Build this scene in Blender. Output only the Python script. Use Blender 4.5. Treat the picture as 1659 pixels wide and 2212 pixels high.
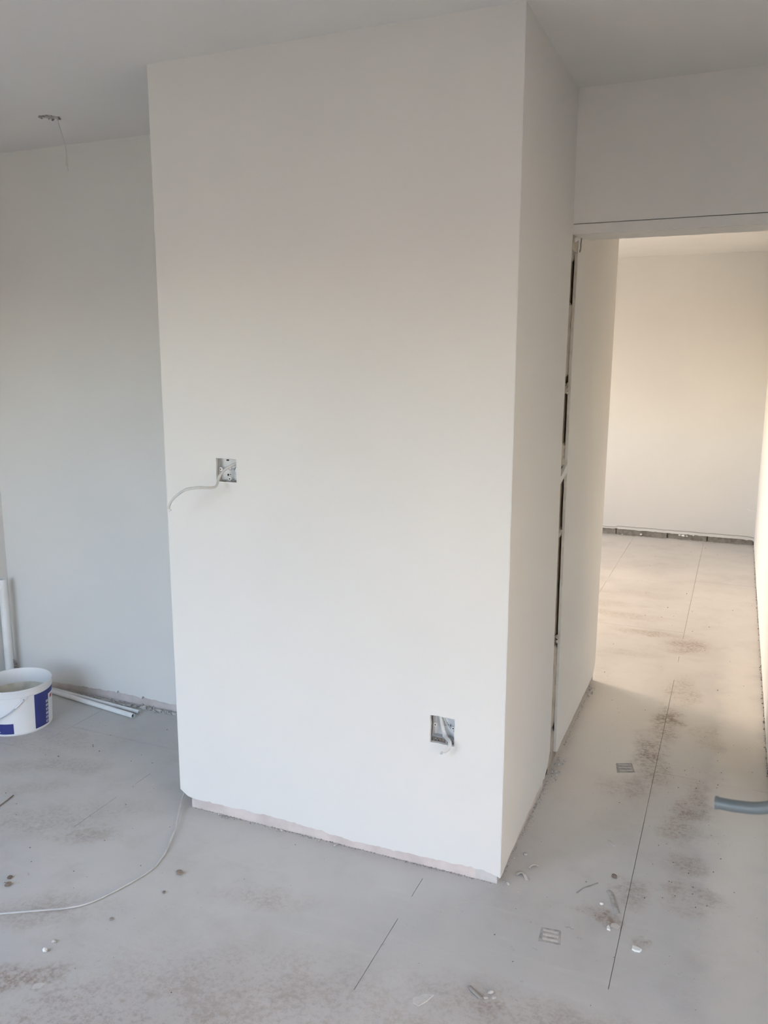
import bpy, bmesh, math, random
from mathutils import Vector, Matrix, noise

scene = bpy.context.scene
for o in list(bpy.data.objects):
    bpy.data.objects.remove(o)

# ------------------------------------------------------------------ camera
CAM = Vector((0.548, -2.180, 1.536))
F_PX = 1785.0
RIGHT = Vector((0.91986028, 0.39224222, 0.00176339))
DOWN = Vector((0.07239971, -0.16536515, -0.98357137))
FWD = Vector((-0.38550662, 0.90487591, -0.18051106))
cam_data = bpy.data.cameras.new('camera')
cam_data.sensor_fit = 'HORIZONTAL'
cam_data.sensor_width = 36.0
cam_data.lens = 36.0 * F_PX / 1659.0
cam_data.clip_start = 0.02
cam_data.dof.use_dof = True
cam_data.dof.focus_distance = 2.7
cam_data.dof.aperture_fstop = 17.0
cam = bpy.data.objects.new('camera', cam_data)
scene.collection.objects.link(cam)
R3 = Matrix((RIGHT, -DOWN, -FWD)).transposed()
cam.matrix_world = Matrix.Translation(CAM) @ R3.to_4x4()
scene.camera = cam

# ------------------------------------------------------------------ sky, sun, exposure
world = bpy.data.worlds.new('overcast_sky')
scene.world = world
world.use_nodes = True
bg = world.node_tree.nodes['Background']
sky = world.node_tree.nodes.new('ShaderNodeTexSky')
sky.sky_type = 'NISHITA'
sky.sun_disc = False
sky.sun_elevation = math.radians(38)
sky.sun_rotation = math.radians(-76)
sky.air_density = 1.0
sky.dust_density = 2.5
sky.ozone_density = 1.0
sky_tint = world.node_tree.nodes.new('ShaderNodeMix')            # warm white balance multiplied into the sky colour
sky_tint.data_type = 'RGBA'
sky_tint.blend_type = 'MULTIPLY'
sky_tint.inputs[0].default_value = 1.0
sky_tint.inputs[7].default_value = (1.07, 0.975, 0.875, 1.0)
world.node_tree.links.new(sky.outputs[0], sky_tint.inputs[6])
world.node_tree.links.new(sky_tint.outputs[2], bg.inputs['Color'])
bg.inputs['Strength'].default_value = 2.55

sun_data = bpy.data.lights.new('sun', 'SUN')
sun_data.energy = 18.0
sun_data.color = (1.0, 0.90, 0.79)
sun_data.angle = math.radians(1.0)
sun = bpy.data.objects.new('sun', sun_data)
scene.collection.objects.link(sun)
sun.rotation_euler = Vector((0.80, -0.20, -0.62)).to_track_quat('-Z', 'Y').to_euler()

def portal(name, loc, rot, sx, sy):
    d = bpy.data.lights.new(name, 'AREA')
    d.shape = 'RECTANGLE'
    d.size = sx
    d.size_y = sy
    d.cycles.is_portal = True
    o = bpy.data.objects.new(name, d)
    o.location = loc
    o.rotation_euler = rot
    scene.collection.objects.link(o)

WIN1 = dict(x0=-2.54, x1=-1.10, z0=0.12, z1=2.0, y=-2.10)      # near room, behind the camera
WIN2 = dict(y0=2.60, y1=4.95, z0=1.00, z1=2.05, x=-3.40)        # far room, on its left
ADDED_WIN3 = dict(y0=-2.05, y1=-0.90, z0=0.05, z1=1.9, x=1.60)       # added unseen opening, lights the side wall and passage
ADDED_WIN4 = dict(x0=0.02, x1=0.98, z0=0.05, z1=1.95, y=-2.95)       # added opening behind the photographer, lights the passage floor
portal('window_portal', ((WIN1['x0'] + WIN1['x1']) / 2, WIN1['y'] - 0.10, (WIN1['z0'] + WIN1['z1']) / 2),
       (math.radians(90), 0, 0), WIN1['x1'] - WIN1['x0'], WIN1['z1'] - WIN1['z0'])
portal('window_portal', (WIN2['x'] - 0.10, (WIN2['y0'] + WIN2['y1']) / 2, (WIN2['z0'] + WIN2['z1']) / 2),
       (math.radians(90), 0, math.radians(-90)), WIN2['y1'] - WIN2['y0'], WIN2['z1'] - WIN2['z0'])
portal('window_portal', (ADDED_WIN3['x'] + 0.14, (ADDED_WIN3['y0'] + ADDED_WIN3['y1']) / 2, (ADDED_WIN3['z0'] + ADDED_WIN3['z1']) / 2),
       (math.radians(90), 0, math.radians(90)), ADDED_WIN3['y1'] - ADDED_WIN3['y0'], ADDED_WIN3['z1'] - ADDED_WIN3['z0'])
portal('window_portal', ((ADDED_WIN4['x0'] + ADDED_WIN4['x1']) / 2, ADDED_WIN4['y'] - 0.12, (ADDED_WIN4['z0'] + ADDED_WIN4['z1']) / 2),
       (math.radians(90), 0, 0), ADDED_WIN4['x1'] - ADDED_WIN4['x0'], ADDED_WIN4['z1'] - ADDED_WIN4['z0'])

vs = scene.view_settings
vs.view_transform = 'Standard'
vs.look = 'None'
vs.gamma = 1.0
vs.exposure = 0.0
vs.use_curve_mapping = False
try:
    scene.cycles.use_denoising = True
    scene.cycles.use_adaptive_sampling = True
    scene.cycles.adaptive_threshold = 0.03
    scene.cycles.max_bounces = 8
    scene.cycles.diffuse_bounces = 6
    scene.cycles.sample_clamp_indirect = 8.0
except Exception:
    pass

H = 2.40
rng = random.Random(11)

# ------------------------------------------------------------------ materials
def srgb(r, g, b):
    def c(v):
        v /= 255.0
        return v / 12.92 if v <= 0.04045 else ((v + 0.055) / 1.055) ** 2.4
    return (c(r), c(g), c(b), 1.0)

class NT:
    def __init__(self, name):
        self.mat = bpy.data.materials.new(name)
        self.mat.use_nodes = True
        self.t = self.mat.node_tree
        self.b = self.t.nodes['Principled BSDF']
        self.co = self.t.nodes.new('ShaderNodeTexCoord').outputs['Object']
    def n(self, typ, ins=None, **kw):
        nd = self.t.nodes.new(typ)
        for k, v in kw.items():
            setattr(nd, k, v)
        for k, v in (ins or {}).items():
            if hasattr(v, 'is_output') or hasattr(v, 'links'):
                self.t.links.new(v, nd.inputs[k])
            else:
                nd.inputs[k].default_value = v
        return nd
    def math(self, op, a, b=0.0, clamp=False):
        return self.n('ShaderNodeMath', {0: a, 1: b}, operation=op, use_clamp=clamp).outputs[0]
    def noise(self, scale, detail=4.0, rough=0.55, vec=None):
        return self.n('ShaderNodeTexNoise', {'Vector': vec or self.co, 'Scale': scale, 'Detail': detail, 'Roughness': rough}).outputs['Fac']
    def ramp(self, fac, lo, hi):
        return self.n('ShaderNodeMapRange', {0: fac, 1: lo, 2: hi, 3: 0.0, 4: 1.0}, interpolation_type='SMOOTHSTEP').outputs[0]
    def mix(self, fac, a, b):
        nd = self.t.nodes.new('ShaderNodeMix')
        nd.data_type = 'RGBA'
        for i, v in ((0, fac), (6, a), (7, b)):
            if hasattr(v, 'links'):
                self.t.links.new(v, nd.inputs[i])
            else:
                nd.inputs[i].default_value = v
        return nd.outputs[2]
    def bump(self, h, strength, dist=0.01):
        nd = self.n('ShaderNodeBump', {'Height': h, 'Strength': strength, 'Distance': dist})
        self.t.links.new(nd.outputs[0], self.b.inputs['Normal'])
    def out(self, color=None, rough=None, spec=0.3, metal=0.0):
        for key, v in (('Base Color', color), ('Roughness', rough)):
            if v is None:
                continue
            if hasattr(v, 'links'):
                self.t.links.new(v, self.b.inputs[key])
            else:
                self.b.inputs[key].default_value = v
        self.b.inputs['Specular IOR Level'].default_value = spec
        self.b.inputs['Metallic'].default_value = metal
        return self.mat

def simple(name, col, rough=0.6, spec=0.3, metal=0.0, var=0.12, scale=18.0, bump=0.0):
    m = NT(name)
    dark = tuple(c * (1 - var) for c in col[:3]) + (1.0,)
    c = m.mix(m.ramp(m.noise(scale), 0.35, 0.7), col, dark)
    if bump:
        m.bump(m.noise(scale * 6), bump, 0.004)
    return m.out(c, rough, spec, metal)

def make_paint():
    m = NT('white_mist_coat_paint')
    c = m.mix(m.ramp(m.noise(1.4, 3.0), 0.35, 0.7), (0.72, 0.715, 0.695, 1), (0.695, 0.69, 0.675, 1))
    h = m.math('ADD', m.math('MULTIPLY', m.noise(2.2, 2.0), 3.0), m.noise(260.0, 2.0))
    m.bump(h, 0.08, 0.002)
    return m.out(c, 0.85, 0.15)

def make_floor():
    m = NT('dusty_chipboard_floor')
    warp = m.n('ShaderNodeTexNoise', {'Vector': m.co, 'Scale': 7.0, 'Detail': 5.0, 'Roughness': 0.65}).outputs['Color']
    w2 = m.n('ShaderNodeVectorMath', {0: warp, 1: (0.5, 0.5, 0.5)}, operation='SUBTRACT').outputs[0]
    w3 = m.n('ShaderNodeVectorMath', {0: w2, 'Scale': 0.16}, operation='SCALE').outputs[0]
    pos = m.n('ShaderNodeVectorMath', {0: m.co, 1: w3}, operation='ADD').outputs[0]
    def blobs(items):
        acc = None
        for (x, y, rx, ry, ang, s) in items:
            mp = m.n('ShaderNodeMapping', {'Vector': pos, 'Location': (x, y, 0), 'Rotation': (0, 0, math.radians(ang)), 'Scale': (rx, ry, 1000.0)}, vector_type='TEXTURE')
            ln = m.n('ShaderNodeVectorMath', {0: mp.outputs[0]}, operation='LENGTH').outputs['Value']
            v = m.n('ShaderNodeMapRange', {0: ln, 1: 1.15, 2: 0.25, 3: 0.0, 4: s}, interpolation_type='SMOOTHSTEP').outputs[0]
            acc = v if acc is None else m.math('MAXIMUM', acc, v)
        return acc
    # dust film: pale plaster dust over grey board
    big = m.ramp(m.noise(1.1, 4.0, 0.6), 0.32, 0.68)
    base = m.mix(big, (0.56, 0.545, 0.525, 1), (0.48, 0.47, 0.457, 1))
    mid = m.ramp(m.noise(5.0, 6.0, 0.65), 0.48, 0.72)
    base = m.mix(m.math('MULTIPLY', mid, 0.35), base, (0.39, 0.365, 0.345, 1))
    # swept streaks running with the broom
    mp = m.n('ShaderNodeMapping', {'Vector': m.co, 'Rotation': (0, 0, math.radians(20)), 'Scale': (2.0, 16.0, 1.0)})
    stre = m.ramp(m.noise(1.6, 5.0, 0.6, mp.outputs[0]), 0.52, 0.75)
    base = m.mix(m.math('MULTIPLY', stre, 0.25), base, (0.62, 0.595, 0.56, 1))
    # thick pale plaster dust beyond the doorway, painted lighter along the passage for missing light
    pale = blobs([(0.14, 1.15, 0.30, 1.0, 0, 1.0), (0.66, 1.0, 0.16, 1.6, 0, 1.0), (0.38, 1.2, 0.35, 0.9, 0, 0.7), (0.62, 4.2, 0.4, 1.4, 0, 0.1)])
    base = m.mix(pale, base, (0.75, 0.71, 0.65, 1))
    # brown dirt trodden in
    dirt = blobs([(0.36, 1.38, 0.08, 0.24, 0, 1.0), (0.33, 1.02, 0.09, 0.26, 10, 0.95), (0.40, 1.75, 0.10, 0.25, 0, 0.7), (0.31, 0.76, 0.08, 0.12, 0, 0.5),
                  (0.505, 0.70, 0.065, 0.2, -5, 0.85), (0.47, 0.52, 0.09, 0.10, 20, 0.85), (0.50, 0.31, 0.07, 0.08, 0, 0.65),
                  (0.52, 0.16, 0.11, 0.10, 0, 0.6), (0.36, 0.12, 0.07, 0.08, 0, 0.7), (0.30, -0.03, 0.065, 0.04, -20, 1.0),
                  (0.39, 2.45, 0.16, 0.17, 0, 1.0), (0.18, 2.60, 0.26, 0.07, 0, 0.8), (-0.05, 2.9, 0.4, 0.08, 0, 0.5), (0.0, 3.4, 0.4, 0.10, 0, 0.35), (0.52, 1.3, 0.08, 0.14, 0, 0.4),
                  (-1.05, -0.87, 0.20, 0.07, 40, 1.0), (-0.45, -0.66, 0.60, 0.22, 15, 0.5), (-0.7, -0.95, 0.8, 0.24, 22, 0.7), (0.2, -0.48, 0.5, 0.12, 0, 0.55), (-0.62, -0.33, 0.2, 0.07, 15, 0.45), (-1.2, -0.65, 0.3, 0.1, 30, 0.5), (-1.5, -0.25, 0.4, 0.12, 30, 0.45), (-1.9, 0.2, 0.3, 0.15, 20, 0.35), (-1.75, 0.05, 0.3, 0.08, 25, 0.4), (-1.33, -0.28, 0.16, 0.05, 35, 0.55),
                  (0.425, -0.085, 0.025, 0.03, 0, 0.9), (0.08, -0.47, 0.07, 0.04, 10, 0.8), (0.22, 0.72, 0.07, 0.1, 0, 0.35),
                  (-0.80, -0.85, 0.3, 0.12, 20, 0.6), (0.0, -0.62, 0.5, 0.12, 5, 0.45), (-0.2, 3.1, 0.22, 0.12, 0, 0.35),
                  (-1.7, -0.1, 0.2, 0.06, 30, 0.35), (0.1, 2.2, 0.2, 0.07, 0, 0.35), (-0.15, 1.95, 0.2, 0.12, 0, 0.3)])
    fine = m.noise(60.0, 6.0, 0.78)
    gran = m.ramp(m.math('ADD', fine, m.math('MULTIPLY', m.noise(9.0, 4.0, 0.6), 0.5)), 0.66, 0.92)
    br = m.math('MULTIPLY', dirt, m.math('ADD', m.math('MULTIPLY', gran, 0.75), 0.20), clamp=True)
    base = m.mix(br, base, (0.27, 0.20, 0.155, 1))
    wear = m.math('MULTIPLY', m.ramp(fine, 0.56, 0.74), m.ramp(m.noise(3.1, 4.0, 0.6), 0.42, 0.66))
    base = m.mix(m.math('MULTIPLY', wear, 0.34), base, (0.30, 0.265, 0.235, 1))
    lite = m.math('MULTIPLY', m.ramp(m.noise(38.0, 6.0, 0.7), 0.60, 0.75), m.ramp(m.noise(2.0, 3.0), 0.4, 0.65))
    base = m.mix(m.math('MULTIPLY', lite, 0.30), base, (0.66, 0.645, 0.62, 1))
    # specks and short scuffs
    mp2 = m.n('ShaderNodeMapping', {'Vector': pos, 'Rotation': (0, 0, math.radians(-20)), 'Scale': (1.0, 1.9, 1.0)})
    sp = m.noise(30.0, 3.0, 0.6, mp2.outputs[0])
    spk = m.math('MULTIPLY', m.ramp(sp, 0.68, 0.76), m.ramp(m.noise(2.3, 3.0), 0.42, 0.62))
    base = m.mix(m.math('MULTIPLY', spk, 0.55), base, (0.20, 0.17, 0.15, 1))
    m.bump(m.math('ADD', m.noise(14.0, 6.0, 0.7), m.math('MULTIPLY', m.noise(120.0, 2.0), 0.3)), 0.18, 0.004)
    rough = m.n('ShaderNodeMapRange', {0: m.noise(3.0), 1: 0.3, 2: 0.7, 3: 0.5, 4: 0.72}).outputs[0]
    return m.out(base, rough, 0.35)

M = {}
M['paint'] = make_paint()
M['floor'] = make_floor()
M['bare'] = simple('bare_pink_plaster', (0.66, 0.595, 0.57, 1), 0.9, 0.1, var=0.18, scale=9, bump=0.25)
M['block'] = simple('grey_concrete_block', (0.31, 0.29, 0.265, 1), 0.95, 0.1, var=0.35, scale=22, bump=0.5)
M['dab'] = simple('board_adhesive', (0.52, 0.48, 0.42, 1), 0.9, 0.1, var=0.3, scale=25, bump=0.5)
M['board_edge'] = simple('plasterboard_edge', (0.62, 0.585, 0.53, 1), 0.9, 0.1, var=0.15, scale=30, bump=0.2)
M['cavity'] = simple('dusty_cavity_timber', (0.42, 0.35, 0.275, 1), 0.95, 0.1, var=0.3, scale=20)
M['patch'] = simple('grey_base_patch', (0.60, 0.585, 0.575, 1), 0.9, 0.1, var=0.2, scale=14)
M['gapdust'] = simple('dust_filled_joint', (0.36, 0.34, 0.315, 1), 0.95, 0.1, var=0.3, scale=9)
M['sub'] = simple('dark_subfloor', (0.16, 0.14, 0.125, 1), 0.95, 0.1)
M['crumb'] = simple('plaster_crumb', (0.57, 0.54, 0.515, 1), 0.95, 0.1, var=0.25, scale=40)
M['dirtcrumb'] = simple('dirt_crumb', (0.26, 0.205, 0.165, 1), 0.95, 0.1, var=0.4, scale=40)
M['chip'] = simple('white_chip', (0.82, 0.81, 0.78, 1), 0.8, 0.2, var=0.08)
M['steel'] = simple('galvanised_steel', (0.48, 0.50, 0.52, 1), 0.45, 0.5, 0.2, var=0.2, scale=60)
M['darkhole'] = simple('unlit_void', (0.05, 0.045, 0.04, 1), 0.95, 0.0)
M['cable'] = simple('pale_cable_sheath', (0.58, 0.58, 0.57, 1), 0.5, 0.4, var=0.1, scale=30)
M['cord'] = simple('dusty_cord_sheath', (0.58, 0.575, 0.565, 1), 0.6, 0.3, var=0.15, scale=20)
M['copper'] = simple('bare_copper', (0.55, 0.33, 0.2, 1), 0.35, 0.5, 0.9)
M['pvc'] = simple('white_plastic_pipe', (0.80, 0.805, 0.80, 1), 0.38, 0.45, var=0.1, scale=12)
M['bucket'] = simple('white_bucket_plastic', (0.74, 0.755, 0.775, 1), 0.42, 0.45, var=0.04, scale=6)
M['blue'] = simple('blue_print', (0.035, 0.048, 0.21, 1), 0.45, 0.4, var=0.1)
M['lightprint'] = simple('pale_print', (0.50, 0.52, 0.66, 1), 0.5, 0.3)
M['red'] = simple('red_print', (0.42, 0.06, 0.05, 1), 0.5, 0.3)
M['putty'] = simple('dried_filler', (0.64, 0.61, 0.52, 1), 0.8, 0.2, var=0.25, scale=20, bump=0.3)
M['wire'] = simple('handle_wire', (0.42, 0.44, 0.48, 1), 0.35, 0.5, 0.8)
M['handle'] = simple('satin_grey_metal', (0.20, 0.225, 0.24, 1), 0.45, 0.4, 0.3, var=0.06)
M['door'] = simple('primed_white_door', (0.78, 0.77, 0.75, 1), 0.6, 0.3, var=0.03)
M['upvc'] = simple('white_upvc', (0.80, 0.81, 0.82, 1), 0.35, 0.4, var=0.02)
M['grass'] = simple('rough_ground', (0.13, 0.115, 0.09, 1), 1.0, 0.1, var=0.4, scale=0.8)
M['render'] = simple('cream_bounce_render', (0.58, 0.53, 0.46, 1), 0.95, 0.1, var=0.06, scale=1.5)
M['fence'] = simple('sky_blocker_timber', (0.28, 0.24, 0.19, 1), 0.9, 0.1, var=0.3, scale=3)
M['grime'] = simple('grey_brush_grime', (0.36, 0.335, 0.31, 1), 0.95, 0.1, var=0.3, scale=40)
M['printmark'] = simple('boot_dust', (0.445, 0.425, 0.40, 1), 0.95, 0.1, var=0.3, scale=60)
M['printridge'] = simple('pale_boot_dust', (0.58, 0.56, 0.535, 1), 0.95, 0.1, var=0.15, scale=60)

# ------------------------------------------------------------------ mesh helpers
def link(name, bm, mat, parent=None, smooth=False, keep=False):
    me = bpy.data.meshes.new(name)
    bmesh.ops.recalc_face_normals(bm, faces=bm.faces[:])
    if smooth:
        for f in bm.faces:
            f.smooth = True
    bm.to_mesh(me)
    if not keep:
        bm.free()
    me.materials.append(mat)
    if smooth:
        try:
            me.set_sharp_from_angle(angle=math.radians(40))
        except Exception:
            pass
    o = bpy.data.objects.new(name, me)
    scene.collection.objects.link(o)
    if parent is not None:
        o.parent = parent
        o.matrix_parent_inverse = Matrix.Translation(parent.location).inverted()
    return o

def structure(o):
    o['kind'] = 'structure'
    return o

def tag(o, label, cat, group=None, kind=None):
    o['label'] = label
    o['category'] = cat
    if group:
        o['group'] = group
    if kind:
        o['kind'] = kind
    return o

def empty(name, loc):
    o = bpy.data.objects.new(name, None)
    o.empty_display_size = 0.05
    o.location = loc
    scene.collection.objects.link(o)
    return o

def box(bm, x0, x1, y0, y1, z0, z1):
    v = [bm.verts.new(p) for p in ((x0, y0, z0), (x1, y0, z0), (x1, y1, z0), (x0, y1, z0),
                                   (x0, y0, z1), (x1, y0, z1), (x1, y1, z1), (x0, y1, z1))]
    for f in ((0, 3, 2, 1), (4, 5, 6, 7), (0, 1, 5, 4), (1, 2, 6, 5), (2, 3, 7, 6), (3, 0, 4, 7)):
        bm.faces.new([v[i] for i in f])
    return v

def boxo(name, dims, mat, parent=None, bevel=0.0):
    bm = bmesh.new()
    box(bm, *dims)
    if bevel:
        bmesh.ops.bevel(bm, geom=bm.edges[:], offset=bevel, segments=2, affect='EDGES', profile=0.5)
    return link(name, bm, mat, parent)

def sheet(loops, put, depth):
    """Flat sheet with holes: loops of 2-D points, put(u, v, t) -> 3-D with t = 0 front, 1 back."""
    bm = bmesh.new()
    edges = []
    for lp in loops:
        vs_ = [bm.verts.new(put(u, v, 0.0)) for u, v in lp]
        for i in range(len(vs_)):
            edges.append(bm.edges.new((vs_[i], vs_[(i + 1) % len(vs_)])))
    bmesh.ops.triangle_fill(bm, use_beauty=True, use_dissolve=False, edges=edges)
    ex = bmesh.ops.extrude_face_region(bm, geom=bm.faces[:])
    vv = [g for g in ex['geom'] if isinstance(g, bmesh.types.BMVert)]
    d = Vector(put(0, 0, 1.0)) - Vector(put(0, 0, 0.0))
    for v in vv:
        v.co += d
    return bm

def ragged(u0, u1, prof, step=0.012, amp=0.0025, seed=1):
    """points along u with height from profile [(u, v)...] plus torn noise"""
    r = random.Random(seed)
    n = max(2, int(abs(u1 - u0) / step))
    pts = []
    for i in range(n + 1):
        u = u0 + (u1 - u0) * i / n
        v = prof[0][1]
        if u >= prof[-1][0]:
            v = prof[-1][1]
        elif u > prof[0][0]:
            for (a, va), (b, vb) in zip(prof, prof[1:]):
                if a <= u <= b:
                    v = va + (vb - va) * (u - a) / (b - a)
                    break
        v += noise.noise(Vector((u * 22.0, seed * 3.7, 0))) * amp * 1.6 + r.uniform(-amp, amp) * 0.6
        if r.random() < 0.05:
            v += r.choice((-1, 1)) * amp * 2.0
        pts.append((u, v))
    return pts

def catmull(pts, n=10):
    P = [Vector(p) for p in pts]
    P = [P[0] * 2 - P[1]] + P + [P[-1] * 2 - P[-2]]
    out = []
    for i in range(1, len(P) - 2):
        for k in range(n):
            t = k / n
            a, b, c, d = P[i - 1], P[i], P[i + 1], P[i + 2]
            out.append(0.5 * ((2 * b) + (c - a) * t + (2 * a - 5 * b + 4 * c - d) * t * t + (3 * b - a - 3 * c + d) * t ** 3))
    out.append(P[-2])
    return out

def tube(bm, pts, ra, rb=None, seg=12, up=Vector((0, 0, 1)), wide=None):
    """tube with elliptical section: ra along `wide`-like side vector, rb along the other"""
    rb = rb or ra
    rings = []
    n = len(pts)
    side = None
    for i, p in enumerate(pts):
        t = (pts[min(i + 1, n - 1)] - pts[max(i - 1, 0)]).normalized()
        if wide is not None:
            side = (wide - t * wide.dot(t)).normalized()
        elif side is None:
            ref = up if abs(t.dot(up)) < 0.9 else Vector((1, 0, 0))
            side = t.cross(ref).normalized()
        else:
            side = (side - t * side.dot(t)).normalized()
        nor = t.cross(side).normalized()
        rings.append([bm.verts.new(p + side * (ra * math.cos(a)) + nor * (rb * math.sin(a)))
                      for a in (2 * math.pi * k / seg for k in range(seg))])
    for A, B in zip(rings, rings[1:]):
        for k in range(seg):
            bm.faces.new((A[k], A[(k + 1) % seg], B[(k + 1) % seg], B[k]))
    bm.faces.new(rings[0][::-1])
    bm.faces.new(rings[-1])

def lathe(bm, prof, cx, cy, seg=64, a0=0.0, a1=2 * math.pi, close=True):
    full = abs(a1 - a0 - 2 * math.pi) < 1e-6
    cols = seg if full else seg + 1
    rows = []
    for r, z in prof:
        rows.append([bm.verts.new((cx + r * math.cos(a0 + (a1 - a0) * k / seg), cy + r * math.sin(a0 + (a1 - a0) * k / seg), z)) for k in range(cols)])
    for A, B in zip(rows, rows[1:]):
        for k in range(seg):
            k2 = (k + 1) % cols
            bm.faces.new((A[k], A[k2], B[k2], B[k]))
    return rows

def lump(bm, c, s, r, flat=1.0, sub=1):
    ret = bmesh.ops.create_icosphere(bm, subdivisions=sub, radius=1.0)
    ph = r.uniform(0, 50)
    ang = r.uniform(0, math.pi)
    el = r.uniform(0.6, 1.0)
    for v in ret['verts']:
        d = 1.0 + 0.38 * noise.noise(v.co * 1.9 + Vector((ph, 0, 0)))
        p = v.co * d
        p = Vector((p.x, p.y * el, p.z * flat))
        v.co = Vector((p.x * math.cos(ang) - p.y * math.sin(ang), p.x * math.sin(ang) + p.y * math.cos(ang), p.z)) * s + Vector(c)

def flake(bm, pts, z0, z1):
    lo = [bm.verts.new((x, y, z0)) for x, y in pts]
    hi = [bm.verts.new((x * 0.96 + 0.04 * pts[0][0], y * 0.96 + 0.04 * pts[0][1], z1)) for x, y in pts]
    bm.faces.new(lo[::-1])
    bm.faces.new(hi)
    for i in range(len(pts)):
        j = (i + 1) % len(pts)
        bm.faces.new((lo[i], lo[j], hi[j], hi[i]))

# ================================================================== SETTING
# ---- outside: ground and an added unseen fence to block the low sky
structure(boxo('ground', (-30, 30, -30, 30, -0.40, -0.25), M['grass']))
structure(boxo('added_low_sky_fence', (-14, 5.0, -12.2, -12.0, -0.25, 1.9), M['fence']))
structure(boxo('added_bounce_wall', (7.5, 7.7, -9.0, 6.0, -0.25, 5.0), M['render']))  # unseen sunlit wall added to bounce warm light into the near room
# ---- floor: subfloor slab with chipboard panels laid on it
floor = structure(boxo('floor', (-3.5, 1.72, -2.3, 5.45, -0.25, -0.004), M['gapdust']))
cols_x = [-3.40, -2.55, -1.965, -1.395, -0.225, 0.355, 0.94, 1.60]
cuts = {0: [-2.22, 1.2, 3.6, 5.40], 1: [-2.22, 0.1, 1.7, 4.1, 5.40], 2: [-2.22, 0.33, 2.1, 4.5, 5.40],
        3: [-2.22, 1.6, 4.0, 5.40], 4: [-2.22, -1.75, 2.675, 5.40], 5: [-2.22, -1.5, 0.90, 3.9, 5.40],
        6: [-2.22, 0.2, 0.80]}
G = 0.0008
for i in range(7):
    for a, b in zip(cuts[i], cuts[i][1:]):
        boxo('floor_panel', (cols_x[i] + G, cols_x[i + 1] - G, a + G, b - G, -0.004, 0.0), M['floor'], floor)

# joints choked with dust over part of their length
rj = random.Random(77)
def joint_dust(x, y0, y1, cover):
    y = y0
    while y < y1:
        L_ = rj.uniform(0.03, 0.16)
        if rj.random() < cover:
            bm = bmesh.new()
            box(bm, x - 0.0013, x + 0.0013, y, min(y + L_, y1), -0.0035, 0.00015)
            link('joint_dust', bm, M['floor'], floor)
        y += L_
joint_dust(-1.395, -1.4, -0.26, 1.0)
joint_dust(-1.395, -0.26, 0.6, 0.25)
joint_dust(-0.225, -1.6, -0.55, 1.0)
joint_dust(-0.225, -0.55, -0.01, 0.7)
joint_dust(-0.225, 1.8, 5.3, 0.35)
joint_dust(0.355, -1.5, -0.30, 0.8)
joint_dust(0.355, 1.9, 2.6, 0.3)
joint_dust(0.355, 2.6, 5.3, 0.05)
joint_dust(-1.965, -0.6, 0.15, 0.9)
joint_dust(-1.965, 0.15, 0.6, 0.3)
# ---- ceiling with a torn hole for the lamp cable
hole = [(-1.850, 0.268), (-1.838, 0.262), (-1.826, 0.268), (-1.812, 0.264), (-1.800, 0.276), (-1.792, 0.295), (-1.799, 0.312),
        (-1.812, 0.322), (-1.822, 0.310), (-1.833, 0.316), (-1.840, 0.298), (-1.852, 0.288)]
ceiling = structure(link('ceiling', sheet([[(-3.6, -2.75), (2.15, -2.75), (2.15, 0.86), (0.90, 0.86), (0.90, 5.45), (-3.6, 5.45)], hole],  # runs past the window wall as an overhang, added to cap sky light
                                          lambda u, v, t: (u, v, H + t * 0.02), 0.02), M['paint']))
link('ceiling_void', sheet([[(-3.6, -2.75), (2.15, -2.75), (2.15, 0.86), (0.90, 0.86), (0.90, 5.45), (-3.6, 5.45)]],
                           lambda u, v, t: (u, v, H + 0.12 + t * 0.05), 0.05), M['sub'], ceiling)
for q in ((-3.6, 2.15, -2.75, -2.71), (-3.6, -3.56, -2.71, 5.41), (-3.6, 0.90, 5.41, 5.45), (2.11, 2.15, -2.71, 0.82), (0.86, 0.90, 0.86, 5.41), (0.90, 2.11, 0.82, 0.86)):
    boxo('ceiling_edge', q + (H + 0.02, H + 0.12), M['sub'], ceiling)
bm = bmesh.new()
r = random.Random(5)
for k in range(16):
    u, v = hole[k % len(hole)]
    lump(bm, (u + r.uniform(-.004, .004), v + r.uniform(-.004, .004), H - 0.002), r.uniform(.003, .008), r, 0.6)
link('torn_paper_rim', bm, M['grime'], ceiling)

# ---- chimney-breast like block in the middle of the picture
SK = 0.012                                                     # plaster skin thickness
wall_block = empty('wall_block', (0, 0, 0))
structure(wall_block)
boxo('core', (-1.107, -0.013, 0.022, 0.63, 0, H), M['bare'], wall_block)
# bare strip at the foot of the front, in front of the core, with a greyer repaired end
boxo('bare_strip', (-1.107, -0.078, 0.0, 0.022, 0, 0.075), M['bare'], wall_block)
boxo('bare_strip', (-0.078, -0.013, 0.0008, 0.022, 0, 0.075), M['patch'], wall_block)
B1 = dict(x0=-0.950, x1=-0.875, z0=1.160, z1=1.2335)
B2 = dict(x0=-0.2255, x1=-0.150, z0=0.418, z1=0.5035)
def holeloop(b, jit, seed, top_in=0.0):
    r = random.Random(seed)
    P = []
    c = [(b['x0'], b['z0']), (b['x1'], b['z0'] + b.get('s', 0)), (b['x1'], b['z1']), (b['x0'], b['z1'])]
    for (a, q), (a2, q2) in zip(c, c[1:] + c[:1]):
        for k in range(7):
            t = k / 7
            P.append((a + (a2 - a) * t + (r.uniform(-jit, jit) if k else 0), q + (q2 - q) * t + (r.uniform(-jit, jit) if k else 0)))
    return P
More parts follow.
